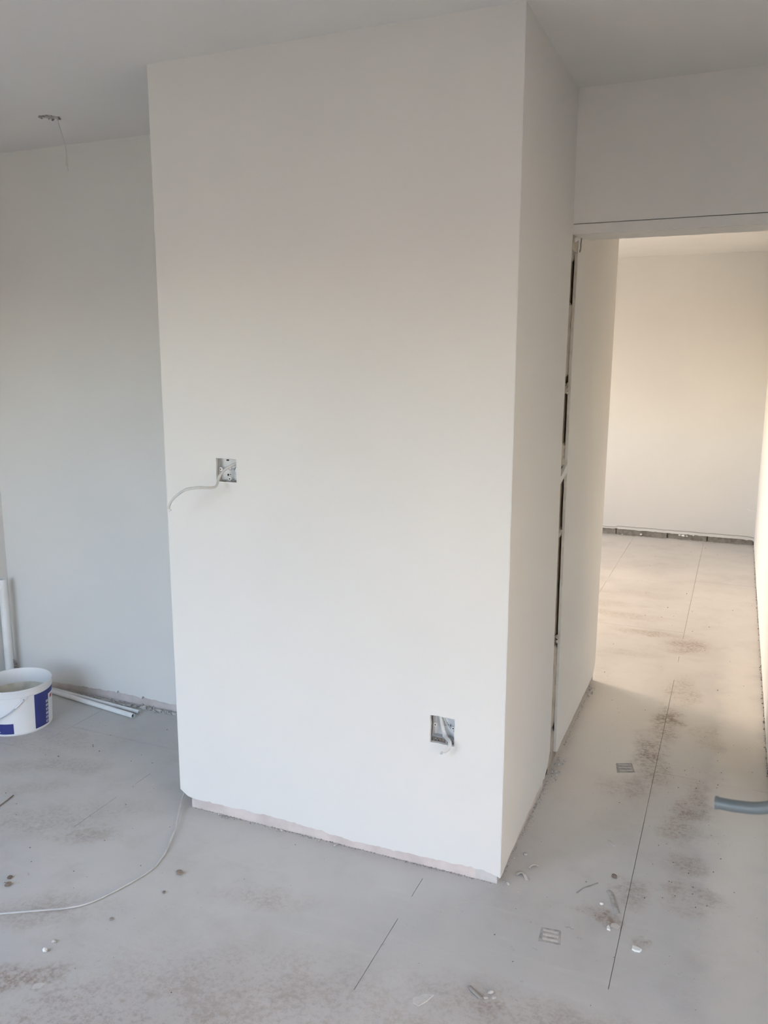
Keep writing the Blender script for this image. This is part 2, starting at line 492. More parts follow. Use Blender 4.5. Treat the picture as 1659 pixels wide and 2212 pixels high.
bottom = ragged(-1.145, 0.0, [(-1.145, 0.066), (-1.12, 0.050), (-1.09, 0.040), (-0.9, 0.044), (-0.76, 0.047), (-0.6, 0.038), (-0.49, 0.031),
                              (-0.3, 0.036), (-0.10, 0.041), (-0.05, 0.041), (-0.02, 0.034), (0, 0.028)], 0.010, 0.0022, 3)
front_bm = sheet([bottom + [(0.0, H), (-1.145, H)], holeloop(B1, 0.0006, 4), holeloop(B2, 0.0012, 5)],
                 lambda u, v, t: (u, -SK + t * (SK + 0.0), v), SK)
link('plaster_front', front_bm, M['paint'], wall_block)
side_prof = ragged(0.0, 0.672, [(-SK, 0.028), (0.1, 0.038), (0.3, 0.05), (0.6, 0.055), (0.64, 0.075), (0.672, 0.12)], 0.012, 0.003, 8)
link('plaster_side', sheet([side_prof + [(0.668, 0.9), (0.664, 1.3), (0.70, 1.93), (0.705, 1.95), (0.705, H), (0.0, H)]], lambda u, v, t: (-t * 0.013, u, v), 0.013), M['paint'], wall_block)
bm = bmesh.new()
tube(bm, [Vector((-0.0006, -0.0114, 0.031)), Vector((-0.0006, -0.0114, H))], 0.0017, seg=10)
link('corner_bead', bm, M['paint'], wall_block, True)
left_prof = ragged(0.0, 0.618, [(-SK, 0.066), (0.618, 0.06)], 0.02, 0.003, 9)
link('plaster_left', sheet([left_prof + [(0.618, H), (0.0, H)]], lambda u, v, t: (-1.145 + t * 0.038, u, v), 0.038), M['paint'], wall_block)

# ---- wall between the rooms (back of the alcove) and its plaster
wall_back = structure(boxo('wall_back', (-3.40, -0.030, 0.63, 1.735, 0, H), M['bare']))
bprof = ragged(-2.60, -1.10, [(-2.60, 0.055), (-2.4, 0.036), (-2.1, 0.040), (-1.9, 0.045), (-1.7, 0.040), (-1.5, 0.036)], 0.010, 0.0035, 21)
link('plaster_skin', sheet([bprof + [(-1.10, H), (-2.60, H)]], lambda u, v, t: (u, 0.618 + t * 0.012, v), 0.012), M['paint'], wall_back)
# slot with adhesive dabs beside the doorway lining
boxo('slot_back', (-0.030, -0.020, 0.63, 1.70, 0, 1.95), M['cavity'], wall_back)
dabs = [(0.0, 0.16, 0.675, .021), (0.16, 0.50, 0.68, .0195), (0.895, 0.945, 0.70, .020), (1.150, 1.262, 0.69, .020),
        (1.412, 1.468, 0.69, .020), (1.47, 1.745, 0.685, .0195), (1.86, 1.95, 0.71, .018)]
for k, (z0, z1, y0, d) in enumerate(dabs):
    bm = bmesh.new()
    r = random.Random(60 + k)
    ny, nz = 5, max(3, int((z1 - z0) / 0.02))
    grid = []
    for a in range(nz + 1):
        row = []
        for b in range(ny + 1):
            y = y0 + (0.815 - y0) * b / ny
            z = z0 + (z1 - z0) * a / nz
            x = -0.030 + d + 0.005 * noise.noise(Vector((y * 40, z * 30, k)))
            if a in (0, nz):
                x = -0.030
                z += r.uniform(-.006, .006)
            row.append(bm.verts.new((min(x, -0.006 if y < 0.775 else -0.0115), y + (r.uniform(-.006, .006) if b == 0 else 0), z)))
        grid.append(row)
    for a in range(nz):
        for b in range(ny):
            bm.faces.new((grid[a][b], grid[a][b + 1], grid[a + 1][b + 1], grid[a + 1][b]))
    link('adhesive_dab', bm, M['dab'], wall_back, True)
# plaster bridge across the slot and crumbs of filler
bm = bmesh.new()
v = [bm.verts.new(p) for p in ((-0.001, 0.664, 1.112), (-0.001, 0.664, 1.138), (-0.0015, 0.785, 1.172), (-0.0015, 0.785, 1.140),
                               (-0.013, 0.664, 1.112), (-0.013, 0.664, 1.138), (-0.013, 0.785, 1.172), (-0.013, 0.785, 1.140))]
for f in ((0, 1, 2, 3), (4, 7, 6, 5), (0, 4, 5, 1), (1, 5, 6, 2), (2, 6, 7, 3), (3, 7, 4, 0)):
    bm.faces.new([v[i] for i in f])
link('plaster_bridge', bm, M['paint'], wall_back)
bm = bmesh.new()
r = random.Random(71)
for (yy, zz, s) in ((0.78, 1.452, .012), (0.775, 1.440, .010), (0.77, 1.425, .007), (0.772, 0.93, .006), (0.765, 0.53, .009), (0.77, 0.51, .008), (0.76, 1.20, .006)):
    lump(bm, (-0.009, yy, zz), s, r, 1.0)
link('filler_lump', bm, M['dab'], wall_back)
# door lining board, its cut edge facing the near room
jprof = ragged(0.79, 1.715, [(0.79, 0.055), (1.6, 0.054), (1.67, 0.062), (1.715, 0.10)], 0.02, 0.002, 31)
jl = jprof + [(1.735, 0.75), (1.795, 2.08), (1.80, H), (0.79, H)]
ed = ragged(0.06, H, [(0.06, 0.795), (0.5, 0.790), (0.9, 0.786), (1.2, 0.783), (1.5, 0.786), (1.9, 0.815), (H, 0.815)], 0.03, 0.002, 33)
jl = jprof[1:] + [(1.735, 0.75), (1.795, 2.08), (1.80, H)] + [(y, z) for z, y in reversed(ed)]
link('lining_board', sheet([jl], lambda u, v, t: (-t * 0.0012, u, v), 0.0012), M['paint'], wall_back)
link('lining_board', sheet([jl], lambda u, v, t: (-0.0012 - t * 0.010, u, v), 0.010), M['board_edge'], wall_back)
boxo('skirt_void', (-0.031, -0.0305, 0.70, 1.735, 0, 0.07), M['cavity'], wall_back)
# back of the mass towards the far room
boxo('plaster_back', (-3.40, -0.012, 1.735, 1.745, 0.0, H), M['paint'], wall_back)

# ---- lintel wall over the doorway, with the joint of the bead
wall_doorway = structure(boxo('wall_doorway', (-0.0125, 0.75, 0.7185, 0.856, 1.9505, H), M['paint']))
boxo('pier', (0.75, 1.72, 0.7045, 0.856, 0, H), M['paint'], wall_doorway)
boxo('plaster_upper', (0.0, 0.75, 0.7045, 0.7185, 1.9825, H), M['paint'], wall_doorway)
boxo('plaster_lower', (0.0, 0.75, 0.7045, 0.7185, 1.949, 1.9798), M['paint'], wall_doorway)
boxo('plaster_soffit', (0.03, 0.75, 0.7185, 0.856, 1.9475, 1.9505), M['paint'], wall_doorway)
bm = bmesh.new()
for q in ((-0.004, 0.012, 0.742, 0.755, 1.933, 1.944),):
    box(bm, *q)
bmesh.ops.rotate(bm, verts=bm.verts[:], cent=(0.004, 0.748, 1.938), matrix=Matrix.Rotation(math.radians(-35), 3, 'Y'))
link('torn_tab', bm, M['paint'], wall_doorway)
bm = bmesh.new()
tube(bm, catmull([(0.012, 0.80, 1.949), (0.010, 0.802, 1.93), (0.010, 0.80, 1.912), (0.007, 0.80, 1.902)], 6), 0.0022, seg=8)
lump(bm, (0.0085, 0.80, 1.909), 0.004, random.Random(3))
link('dangling_scrim', bm, M['grime'], wall_doorway)
bm = bmesh.new()
box(bm, -0.012, 0.0, 0.705, 0.80, 1.90, 1.95)
link('slot_head', bm, M['dab'], wall_doorway)

# ---- left wall of the near room
wall_left = structure(boxo('wall_left', (-2.70, -2.597, -2.1, 0.63, 0, H), M['bare']))
lprof = ragged(-2.1, 0.63, [(-2.1, 0.04), (0.5, 0.045), (0.58, 0.05), (0.60, 0.10), (0.63, 0.11)], 0.03, 0.004, 41)
link('plaster_skin', sheet([lprof + [(0.63, H), (-2.1, H)]], lambda u, v, t: (-2.585 - t * 0.012, u, v), 0.012), M['paint'], wall_left)
bm = bmesh.new()
r = random.Random(9)
for k in range(6):
    lump(bm, (-2.580 + r.uniform(0, .012), 0.606 + r.uniform(-.008, .006), 0.055 + k * 0.012), r.uniform(.004, .009), r)
link('torn_corner', bm, M['grime'], wall_left)

# ---- right wall running through to the far room
wall_right = structure(boxo('wall_right', (0.762, 0.86, 0.856, 5.36, 0, H), M['block']))
rprof = ragged(0.856, 5.345, [(0.856, 0.012), (5.345, 0.012)], 0.03, 0.004, 51)
link('plaster_skin', sheet([rprof + [(5.345, H), (0.856, H)]], lambda u, v, t: (0.75 + t * 0.012, u, v), 0.012), M['paint'], wall_right)

# ---- far wall with its exposed block strip
wall_far = structure(boxo('wall_far', (-3.40, 0.86, 5.352, 5.45, 0, H), M['sub']))
fprof = ragged(-3.40, 0.75, [(-3.4, 0.052), (-0.40, 0.052), (-0.385, 0.060), (-0.37, 0.052), (0.74, 0.044), (0.75, 0.03)], 0.015, 0.002, 61)
fup = ragged(-3.40, 0.75, [(-3.4, 0.064), (-0.40, 0.064), (-0.37, 0.0745), (0.70, 0.070), (0.75, 0.060)], 0.02, 0.001, 62)
link('plaster_skin', sheet([[(u, v + 0.0042) for u, v in fup] + [(0.75, H), (-3.40, H)]], lambda u, v, t: (u, 5.333 + t * 0.019, v), 0.019), M['paint'], wall_far)
link('plaster_bead', sheet([fprof + list(reversed(fup))], lambda u, v, t: (u, 5.331 + t * 0.021, v), 0.021), M['paint'], wall_far)
for k, (a, b) in enumerate(((-3.40, -1.74), (-1.74, -1.28), (-1.28, -0.825), (-0.825, -0.386), (-0.38, 0.052), (0.06, 0.38), (0.386, 0.745))):
    boxo('block_course', (a, b - 0.004, 5.340 + 0.002 * (k % 2), 5.352, 0, 0.080), M['block'], wall_far)

# ---- window walls
def holed_wall(name, u0, u1, w, put):
    lp = [[(u0, 0), (u1, 0), (u1, H), (u0, H)], [(w[0], w[2]), (w[1], w[2]), (w[1], w[3]), (w[0], w[3])]]
    return structure(link(name, sheet(lp, put, 0.2), M['paint']))
wall_window = structure(link('wall_window', sheet([[(-2.70, 0), (0.0, 0), (0.0, 2.0), (0.77, 2.0), (0.77, 0), (1.72, 0), (1.72, H), (-2.70, H)],
    [(WIN1['x0'], WIN1['z0']), (WIN1['x1'], WIN1['z0']), (WIN1['x1'], WIN1['z1']), (WIN1['x0'], WIN1['z1'])]], lambda u, v, t: (u, -2.10 - t * 0.2, v), 0.2), M['paint']))
wall_hall = holed_wall('wall_hall', -0.30, 1.10, (ADDED_WIN4['x0'], ADDED_WIN4['x1'], ADDED_WIN4['z0'], ADDED_WIN4['z1']), lambda u, v, t: (u, -2.95 - t * 0.10, v))  # unseen hall end, opened to throw extra light down the passage
boxo('hall_side', (-0.30, -0.20, -2.95, -2.30, -0.25, H + 0.05), M['paint'], wall_hall)
boxo('hall_side', (1.00, 1.10, -2.95, -2.30, -0.25, H + 0.05), M['paint'], wall_hall)
boxo('hall_floor', (-0.20, 1.00, -2.95, -2.30, -0.25, 0.0), M['floor'], wall_hall)
boxo('hall_ceiling', (-0.30, 1.10, -3.05, -2.75, H, H + 0.05), M['paint'], wall_hall)
holed_wall('wall_right_added_window', -2.30, 0.86, (ADDED_WIN3['y0'], ADDED_WIN3['y1'], ADDED_WIN3['z0'], ADDED_WIN3['z1']), lambda u, v, t: (1.60 + t * 0.12, u, v))  # unseen wall, its opening added as fill light for the side wall
holed_wall('wall_far_window', 1.735, 5.45, (WIN2['y0'], WIN2['y1'], WIN2['z0'], WIN2['z1']), lambda u, v, t: (-3.4 - t * 0.2, u, v))
def window(name, put, a0, a1, z0, z1):
    w = empty(name, put((a0 + a1) / 2, z0, 0))
    structure(w)
    t = 0.055
    for k, (p, q, s, e) in enumerate(((a0, a0 + t, z0, z1), (a1 - t, a1, z0, z1), (a0 + t, a1 - t, z0, z0 + t), (a0 + t, a1 - t, z1 - t, z1),
                                      ((a0 + a1) / 2 - t / 2, (a0 + a1) / 2 + t / 2, z0 + t, z1 - t))):
        bm = bmesh.new()
        A, B = put(p, s, 0.06), put(q, e, 0.12)
        box(bm, min(A[0], B[0]), max(A[0], B[0]), min(A[1], B[1]), max(A[1], B[1]), s, e)
        link('mullion' if k == 4 else 'window_frame', bm, M['upvc'], w)
window('window_1', lambda a, z, d: (a, -2.1 - d, z), WIN1['x0'], WIN1['x1'], WIN1['z0'], WIN1['z1'])
window('window_2', lambda a, z, d: (-3.4 - d, a, z), WIN2['y0'], WIN2['y1'], WIN2['z0'], WIN2['z1'])
window('added_window_3', lambda a, z, d: (1.6 + d * 0.8, a, z), ADDED_WIN3['y0'], ADDED_WIN3['y1'], ADDED_WIN3['z0'], ADDED_WIN3['z1'])
window('added_window_4', lambda a, z, d: (a, -2.95 - d * 0.6, z), ADDED_WIN4['x0'], ADDED_WIN4['x1'], ADDED_WIN4['z0'], ADDED_WIN4['z1'])

# ================================================================== THINGS
# ---- sockets: galvanised back boxes set into the front of the block
def back_box(name, x0, x1, z0, z1, y0, depth, label, tilt=0.0, left_hole=False):
    root = empty(name, ((x0 + x1) / 2, y0, z0))
    tag(root, label, 'back box')
    t = 0.0012
    cx_, cz_ = (x0 + x1) / 2, (z0 + z1) / 2
    rot = Matrix.Rotation(math.radians(tilt), 3, 'Y')
    def fin(nm, bm, mat, par=root, smooth=False):
        bmesh.ops.rotate(bm, verts=bm.verts[:], cent=(cx_, y0, cz_), matrix=rot)
        return link(nm, bm, mat, par, smooth)
    bm = bmesh.new()
    box(bm, x0, x1, y0 + depth - t, y0 + depth, z0, z1)
    back = fin('back_plate', bm, M['steelback'])
    for q in ((x0, x0 + t, z0, z1), (x1 - t, x1, z0, z1), (x0 + t, x1 - t, z0, z0 + t), (x0 + t, x1 - t, z1 - t, z1)):
        bm = bmesh.new()
        box(bm, q[0], q[1], y0, y0 + depth - t, q[2], q[3])
        fin('side_plate', bm, M['steel'])
    # screw lugs at left and right (and bottom), each a bent tab with a threaded hole
    for (lx, lz, hor) in ((x0 + 0.006, cz_, 0), (x1 - 0.006, cz_, 0), (cx_ + 0.002, z0 + 0.006, 1)):
        bm = bmesh.new()
        hw = 0.0062
        ret = bmesh.ops.create_cone(bm, cap_ends=True, segments=20, radius1=hw, radius2=hw, depth=0.0014)
        bmesh.ops.rotate(bm, verts=bm.verts[:], cent=(0, 0, 0), matrix=Matrix.Rotation(math.radians(90), 3, 'X'))
        bmesh.ops.translate(bm, verts=bm.verts[:], vec=(lx, y0 + 0.004, lz))
        lug = fin('lug', bm, M['lug'])
        bm = bmesh.new()
        bmesh.ops.create_cone(bm, cap_ends=True, segments=14, radius1=0.0021, radius2=0.0021, depth=0.0006)
        bmesh.ops.rotate(bm, verts=bm.verts[:], cent=(0, 0, 0), matrix=Matrix.Rotation(math.radians(90), 3, 'X'))
        bmesh.ops.translate(bm, verts=bm.verts[:], vec=(lx, y0 + 0.003, lz))
        fin('screw_hole', bm, M['darkhole'], lug)
    # knockouts, slots and fixing holes in the back plate
    yb = y0 + depth - t - 0.0004
    for (fx, fz, rx, rz, mat) in ((0.36, 0.90, 0.0055, 0.0026, 'darkhole'), (0.36, 0.24, 0.0030, 0.0034, 'darkhole'), (0.47, 0.26, 0.0016, 0.0015, 'darkhole'),
                                  (0.62, 0.52, 0.0012, 0.0012, 'darkhole'), (0.72, 0.51, 0.0022, 0.0038, 'grime'), (0.93, 0.50, 0.0020, 0.0035, 'grime')):
        bm = bmesh.new()
        bmesh.ops.create_cone(bm, cap_ends=True, segments=16, radius1=1.0, radius2=1.0, depth=0.0006)
        bmesh.ops.rotate(bm, verts=bm.verts[:], cent=(0, 0, 0), matrix=Matrix.Rotation(math.radians(90), 3, 'X'))
        for v in bm.verts:
            v.co = Vector((v.co.x * rx + x0 + (x1 - x0) * fx, v.co.y + yb, v.co.z * rz + z0 + (z1 - z0) * fz))
        fin('fixing_hole', bm, M[mat], back)
    bm = bmesh.new()
    tor = []
    for k in range(24):
        a = 2 * math.pi * k / 24
        tor.append(Vector((x0 + (x1 - x0) * 0.47 + 0.0062 * math.cos(a), yb - 0.0002, z0 + (z1 - z0) * 0.55 + 0.0062 * math.sin(a))))
    tor.append(tor[0])
    tube(bm, tor, 0.0007, seg=6)
    fin('knockout_ring', bm, M['grime'], back)
    return root

M['steelback'] = simple('dusted_steel_back', (0.70, 0.705, 0.71, 1), 0.6, 0.4, 0.0, var=0.12, scale=40)
M['lug'] = simple('bright_lug', (0.80, 0.80, 0.79, 1), 0.45, 0.5, 0.35, var=0.05)
back_box('back_box', -0.948, -0.876, 1.162, 1.2325, -0.002, 0.016, 'square metal back box recessed high on the white wall, long cable hanging left')
back_box('back_box', -0.2210, -0.1530, 0.432, 0.5020, 0.0005, 0.0205, 'tilted metal back box low on the white wall near the corner, short cable', tilt=2.0)
# rough rebate behind the boxes
for q in ((-0.952, -0.873, 0.0162, 0.0212, 1.156, 1.238), (-0.230, -0.146, 0.0275, 0.0300, 0.412, 0.508)):
    pass
bm = bmesh.new()
r = random.Random(17)
for k in range(26):
    lump(bm, (r.uniform(-0.224, -0.152), r.uniform(-0.004, 0.006), 0.4205 + r.uniform(0, .0075)), r.uniform(.0012, .0034), r)
for k in range(10):
    lump(bm, (-0.2238 + r.uniform(-.001, .0015), r.uniform(-0.004, 0.004), r.uniform(0.45, 0.50)), r.uniform(.001, .0024), r)
for k in range(18):
    lump(bm, (r.uniform(-0.945, -0.88), r.uniform(-0.008, 0.0), 1.1612 + r.uniform(0, .0025)), r.uniform(.0008, .0022), r)
link('chipped_edge', bm, M['grime'], wall_block)

def cable(name, pts, ra, rb, mat, label, n=10, wide=None, cat='cable'):
    bm = bmesh.new()
    tube(bm, catmull(pts, n), ra, rb, 12, wide=wide)
    return tag(link(name, bm, mat, None, True), label, cat)

c1 = cable('flat_cable', [(-0.874, 0.010, 1.222), (-0.886, 0.000, 1.217), (-0.898, -0.010, 1.2105), (-0.912, -0.018, 1.2005), (-0.9255, -0.024, 1.185), (-0.930, -0.032, 1.168), (-0.926, -0.046, 1.1545),
            (-0.926, -0.060, 1.1490), (-0.9306, -0.085, 1.1500), (-0.9503, -0.105, 1.1525), (-0.9846, -0.113, 1.1475), (-1.0035, -0.115, 1.1397), (-1.0303, -0.115, 1.1221),
            (-1.0487, -0.115, 1.1048), (-1.0574, -0.115, 1.0897), (-1.0596, -0.115, 1.0807)], 0.0045, 0.0036, M['cable'],
            'long pale grey cable drooping left from the upper back box past the wall edge', wide=Vector((0.35, 0.5, 0.8)))
for k, (dx, dz, m_) in enumerate(((0.0035, -0.002, 'chip'), (0.0075, 0.0005, 'cable'), (0.001, -0.0045, 'cable'))):
    bm = bmesh.new()
    tube(bm, catmull([(-1.0596, -0.115, 1.0815), (-1.0590 + dx * 0.5, -0.1155, 1.0780 + dz * 0.5), (-1.0575 + dx, -0.116, 1.0770 + dz)], 5), 0.0017, seg=8)
    link('cut_core', bm, M[m_], c1, True)
c2 = cable('flat_cable', [(-0.2015, 0.012, 0.503), (-0.199, 0.0125, 0.487), (-0.196, 0.012, 0.468), (-0.190, 0.008, 0.451), (-0.1815, 0.000, 0.4405), (-0.1705, -0.014, 0.4395), (-0.1615, -0.024, 0.4385),
            (-0.1570, -0.030, 0.433), (-0.158, -0.034, 0.425), (-0.164, -0.036, 0.416), (-0.172, -0.038, 0.409), (-0.182, -0.040, 0.4025)], 0.0058, 0.0026, M['cable'],
            'short pale flat cable stub curling out of the lower back box', wide=Vector((0.85, 0.2, 0.55)))
for d in (-0.003, 0.003):
    bm = bmesh.new()
    tube(bm, catmull([(-0.181, -0.040, 0.403 + d), (-0.1845, -0.0405, 0.4012 + d), (-0.187, -0.041, 0.400 + d)], 4), 0.0011, seg=8)
    link('cut_core', bm, M['chip'], c2, True)
# spare loop of the earth core lying in the lower box
cable('thin_wire', [(-0.190, 0.004, 0.501), (-0.184, 0.006, 0.484), (-0.175, 0.012, 0.466), (-0.163, 0.016, 0.455), (-0.156, 0.014, 0.447)], 0.0022, 0.0018, M['cable'],
      'thin grey wire bent across the inside of the lower back box', cat='wire')

# ---- pale cord running over the floor from behind the block
cable('floor_cord', [(-1.190, 0.20, 0.045), (-1.182, 0.075, 0.020), (-1.135, -0.030, 0.012), (-1.080, -0.125, 0.0085), (-1.052, -0.185, 0.006), (-1.018, -0.265, 0.0038), (-1.004, -0.32, 0.0032), (-1.003, -0.365, 0.003),
                     (-1.020, -0.44, 0.003), (-1.058, -0.544, 0.003), (-1.10, -0.592, 0.004), (-1.142, -0.625, 0.008), (-1.20, -0.663, 0.010), (-1.258, -0.693, 0.008), (-1.36, -0.735, 0.004), (-1.5, -0.77, 0.003)],
      0.0032, 0.0026, M['cord'], 'pale cord snaking over the dusty floor from behind the block to the left edge', 12)

# ---- lamp cable hanging from the torn ceiling hole
root = empty('ceiling_wire', (-1.805, 0.305, H))
tag(root, 'two thin grey wires hanging from the torn hole in the ceiling', 'wire')
for k, pts in enumerate(([(-1.806, 0.306, H + 0.03), (-1.803, 0.310, H - 0.015), (-1.796, 0.312, H - 0.045), (-1.784, 0.314, H - 0.085), (-1.778, 0.315, H - 0.125), (-1.7775, 0.315, H - 0.165), (-1.776, 0.315, H - 0.185)],
                         [(-1.808, 0.308, H + 0.03), (-1.804, 0.312, H - 0.015), (-1.797, 0.314, H - 0.045), (-1.786, 0.316, H - 0.085), (-1.783, 0.317, H - 0.125), (-1.7865, 0.317, H - 0.165)])):
    bm = bmesh.new()
    tube(bm, catmull(pts, 8), 0.0011, seg=8)
    link('strand', bm, M['cable'], root, True)

# ---- plastic bucket with filler, wire handle and printed panels
BX, BY, BH = -2.1977, 0.2698, 0.1971
RB, RT = 0.1322, 0.1405
bucket = empty('bucket', (BX, BY, 0))
tag(bucket, 'white plastic bucket with blue printed panels and wire handle on the floor', 'bucket')
def rz(z):
    return RB + (RT - RB) * z / BH
bm = bmesh.new()
lathe(bm, [(0.001, 0.003), (RB - 0.010, 0.003), (RB - 0.006, 0.0), (RB - 0.001, 0.0), (RB + 0.001, 0.004), (RB + 0.0012, 0.009), (rz(0.011), 0.0105),
           (rz(0.165), 0.165), (RT + 0.0015, 0.167), (RT + 0.0025, 0.190), (RT + 0.0036, 0.1925), (RT + 0.0038, 0.1955), (RT + 0.002, 0.1971), (RT - 0.0015, 0.1971), (RT - 0.003, 0.195),
           (rz(0.16) - 0.0028, 0.16), (RB - 0.003, 0.012), (0.001, 0.010)], BX, BY, 96)
link('body', bm, M['bucket'], bucket, True)
bm = bmesh.new()
lathe(bm, [(0.0005, 0.098), (0.05, 0.099), (0.10, 0.097), (0.128, 0.1035), (rz(0.135) - 0.0034, 0.135), (rz(0.10) - 0.0030, 0.105), (rz(0.08) - 0.004, 0.08), (0.0005, 0.08)], BX, BY, 64)
link('filler', bm, M['putty'], bucket, True)
def ang_of(px_dx, px_dy):
    return math.atan2(px_dy, px_dx)
def printed(name, a0, a1, z0, z1, mat, off=0.0007, par=None, seg=20, skew=0.0):
    bm = bmesh.new()
    rows = []
    for z in (z0, z1):
        for o_ in (0.0002, off):
            rows.append([bm.verts.new((BX + (rz(z) + o_) * math.cos(a0 + (a1 - a0) * k / seg + skew * (z - z0)), BY + (rz(z) + o_) * math.sin(a0 + (a1 - a0) * k / seg + skew * (z - z0)), z)) for k in range(seg + 1)])
    A, B, C_, D = rows
    for P, Q in ((B, D), (C_, A), (D, C_), (A, B)):
        for k in range(seg):
            bm.faces.new((P[k], P[k + 1], Q[k + 1], Q[k]))
    for e in (0, seg):
        bm.faces.new((A[e], B[e], D[e], C_[e]))
    return link(name, bm, mat, par or bucket, True)
dg = math.radians
# tall blue panel on the right, short one in the middle of the front
tall = printed('blue_panel', dg(-14.5), dg(40), 0.0115, 0.163, M['blue'], 0.0006)
short = printed('blue_panel', dg(-96), dg(-51.5), 0.0095, 0.055, M['blue'], 0.0006)
printed('pale_band', dg(17.5), dg(42), 0.0115, 0.140, M['bucket'], 0.0011)
for k in range(6):
    zc = 0.112 - k * 0.0178
    sq = printed('pictogram', dg(10.0), dg(16.5), zc - 0.0055, zc + 0.0055, M['lightprint'], 0.0009, tall, 4)
    if k in (2, 4, 5):
        printed('pictogram_mark', dg(12.5), dg(14.8), zc - 0.0025, zc + 0.0015, M['blue'], 0.0012, sq if False else tall, 3)
printed('red_logo', dg(22), dg(31), 0.118, 0.132, M['red'], 0.0014, None, 4, 2.0)
printed('small_print', dg(-79), dg(-75), 0.0165, 0.0205, M['lightprint'], 0.0010, short, 3)
# lug with two ribs and the wire handle hanging down in front
la = dg(-32)
def onb(a, z, o_=0.0):
    return Vector((BX + (rz(z) + o_) * math.cos(a), BY + (rz(z) + o_) * math.sin(a), z))
lug = printed('handle_lug', la - dg(5.5), la + dg(5.5), 0.150, 0.166, M['bucket'], 0.0016)
for da in (-dg(5), dg(4)):
    bm = bmesh.new()
    tube(bm, [onb(la + da, 0.138, 0.001), onb(la + da, 0.166, 0.001)], 0.0013, seg=8)
    link('lug_rib', bm, M['rib'] if 'rib' in M else M['bucket'], lug, True)
wp = [onb(la - dg(1), 0.1545, -0.001), onb(la - dg(1), 0.1545, 0.004)]
for k in range(1, 13):
    a = la - dg(2) - dg(9.6) * k
    z = 0.150 - 0.082 * math.sin(math.pi * k / 13.0 * 0.97)
    wp.append(onb(a, z, 0.005 + 0.016 * math.sin(math.pi * k / 13.0)))
bm = bmesh.new()
tube(bm, catmull(wp, 6), 0.0021, seg=10)
hd = link('wire_handle', bm, M['wire'], bucket, True)
bm = bmesh.new()
tube(bm, [wp[1], wp[2], wp[2] * 0.75 + wp[3] * 0.25], 0.0036, seg=10)
link('plastic_sleeve', bm, M['bucket'], hd, True)

# ---- pipes
def pipe(name, p, q, ro, ri, label, seg=32):
    p, q = Vector(p), Vector(q)
    root = empty(name, p)
    d = (q - p)
    L = d.length
    bm = bmesh.new()
    rows = lathe(bm, [(ro, 0), (ro, L), (ri, L), (ri, 0)], 0, 0, seg)
    for k in range(seg):
        bm.faces.new((rows[3][k], rows[3][(k + 1) % seg], rows[0][(k + 1) % seg], rows[0][k]))
    mt = Matrix.Translation(p) @ d.to_track_quat('Z', 'Y').to_matrix().to_4x4()
    bmesh.ops.transform(bm, matrix=mt, verts=bm.verts[:])
    link('pipe_wall', bm, M['pvc'], root, True)
    for zz in (L - 0.010, 0.010):
        bm = bmesh.new()
        lathe(bm, [(ri - 0.0001, zz), (0.0003, zz)], 0, 0, seg)
        bmesh.ops.transform(bm, matrix=mt, verts=bm.verts[:])
        link('bore', bm, M['darkhole'], root)
    tag(root, label, 'pipe')
    return root, mt, L
p1, mt1, L1 = pipe('plastic_pipe', (-2.46, 0.590, 0.0112), (-1.780, 0.5015, 0.0112), 0.0110, 0.0082, 'thicker white plastic pipe lying on the floor beside the bucket')
p2, mt2, L2 = pipe('plastic_pipe', (-2.44, 0.606, 0.0082), (-1.787, 0.549, 0.0082), 0.0080, 0.0058, 'thinner white plastic pipe lying against the thicker one by the wall')
for mt, L, ro, at, mat, root_ in ((mt1, L1, 0.0110, 0.135, 'grime', p1), (mt2, L2, 0.0080, 0.085, 'red', p2), (mt1, L1, 0.0110, 0.30, 'grime', p1)):
    bm = bmesh.new()
    rows = lathe(bm, [(ro + 0.0003, L - at), (ro + 0.0003, L - at + 0.022)], 0, 0, 8, dg(-70), dg(-20))
    bmesh.ops.transform(bm, matrix=mt, verts=bm.verts[:])
    link('printed_mark', bm, M[mat], root_)
p3, mt3, L3 = pipe('waste_pipe', (-2.545, 0.550, 0.0), (-2.545, 0.550, 0.532), 0.0185, 0.0160, 'white waste pipe standing upright in the far left corner')

# ---- door standing open at the right, out of the picture but for its handle
leaf = empty('open_door', (0.765, -2.095, 0))
tag(leaf, 'grey metal handle of an open door jutting in at the right edge', 'door')
A0 = Vector((0.765, -2.095, 0))
dirv = Vector((0.636 - 0.765, -1.34 + 2.095, 0)).normalized()
nrm = Vector((-dirv.y, dirv.x, 0))
def leafbox(name, s0, s1, t0, t1, z0, z1, mat, bev=0.0):
    bm = bmesh.new()
    box(bm, s0, s1, t0, t1, z0, z1)
    for v in bm.verts:
        v.co = A0 + dirv * v.co.x - nrm * v.co.y * -1 + Vector((0, 0, v.co.z))
    return link(name, bm, mat, leaf)
leafbox('leaf', 0.0, 0.762, -0.036, 0.0, 0.010, 1.985, M['door'])
for z0, z1 in ((0.15, 0.85), (1.0, 1.85)):
    leafbox('panel', 0.12, 0.64, 0.0, 0.006, z0, z1, M['door'])
base = A0 + dirv * 0.745 + Vector((0, 0, 1.1235))
tipp = Vector((0.5575, -1.350, 1.1015))
bm = bmesh.new()
ros = []
tube(bm, [base, base + nrm * 0.008], 0.024, seg=28)
link('rose', bm, M['handle'], leaf, True)
mid = (base + tipp) / 2
hp = catmull([base + Vector((0, 0, 0.004)), base * 0.72 + tipp * 0.28 + Vector((0, 0, -0.0005)), base * 0.45 + tipp * 0.55 + Vector((0, 0, -0.0045)), base * 0.2 + tipp * 0.8 + Vector((0, 0, -0.003)), tipp], 8)
bm = bmesh.new()
tube(bm, hp, 0.0060, 0.0060, 20)
hnd = link('handle', bm, M['handle'], leaf, True)
bm = bmesh.new()
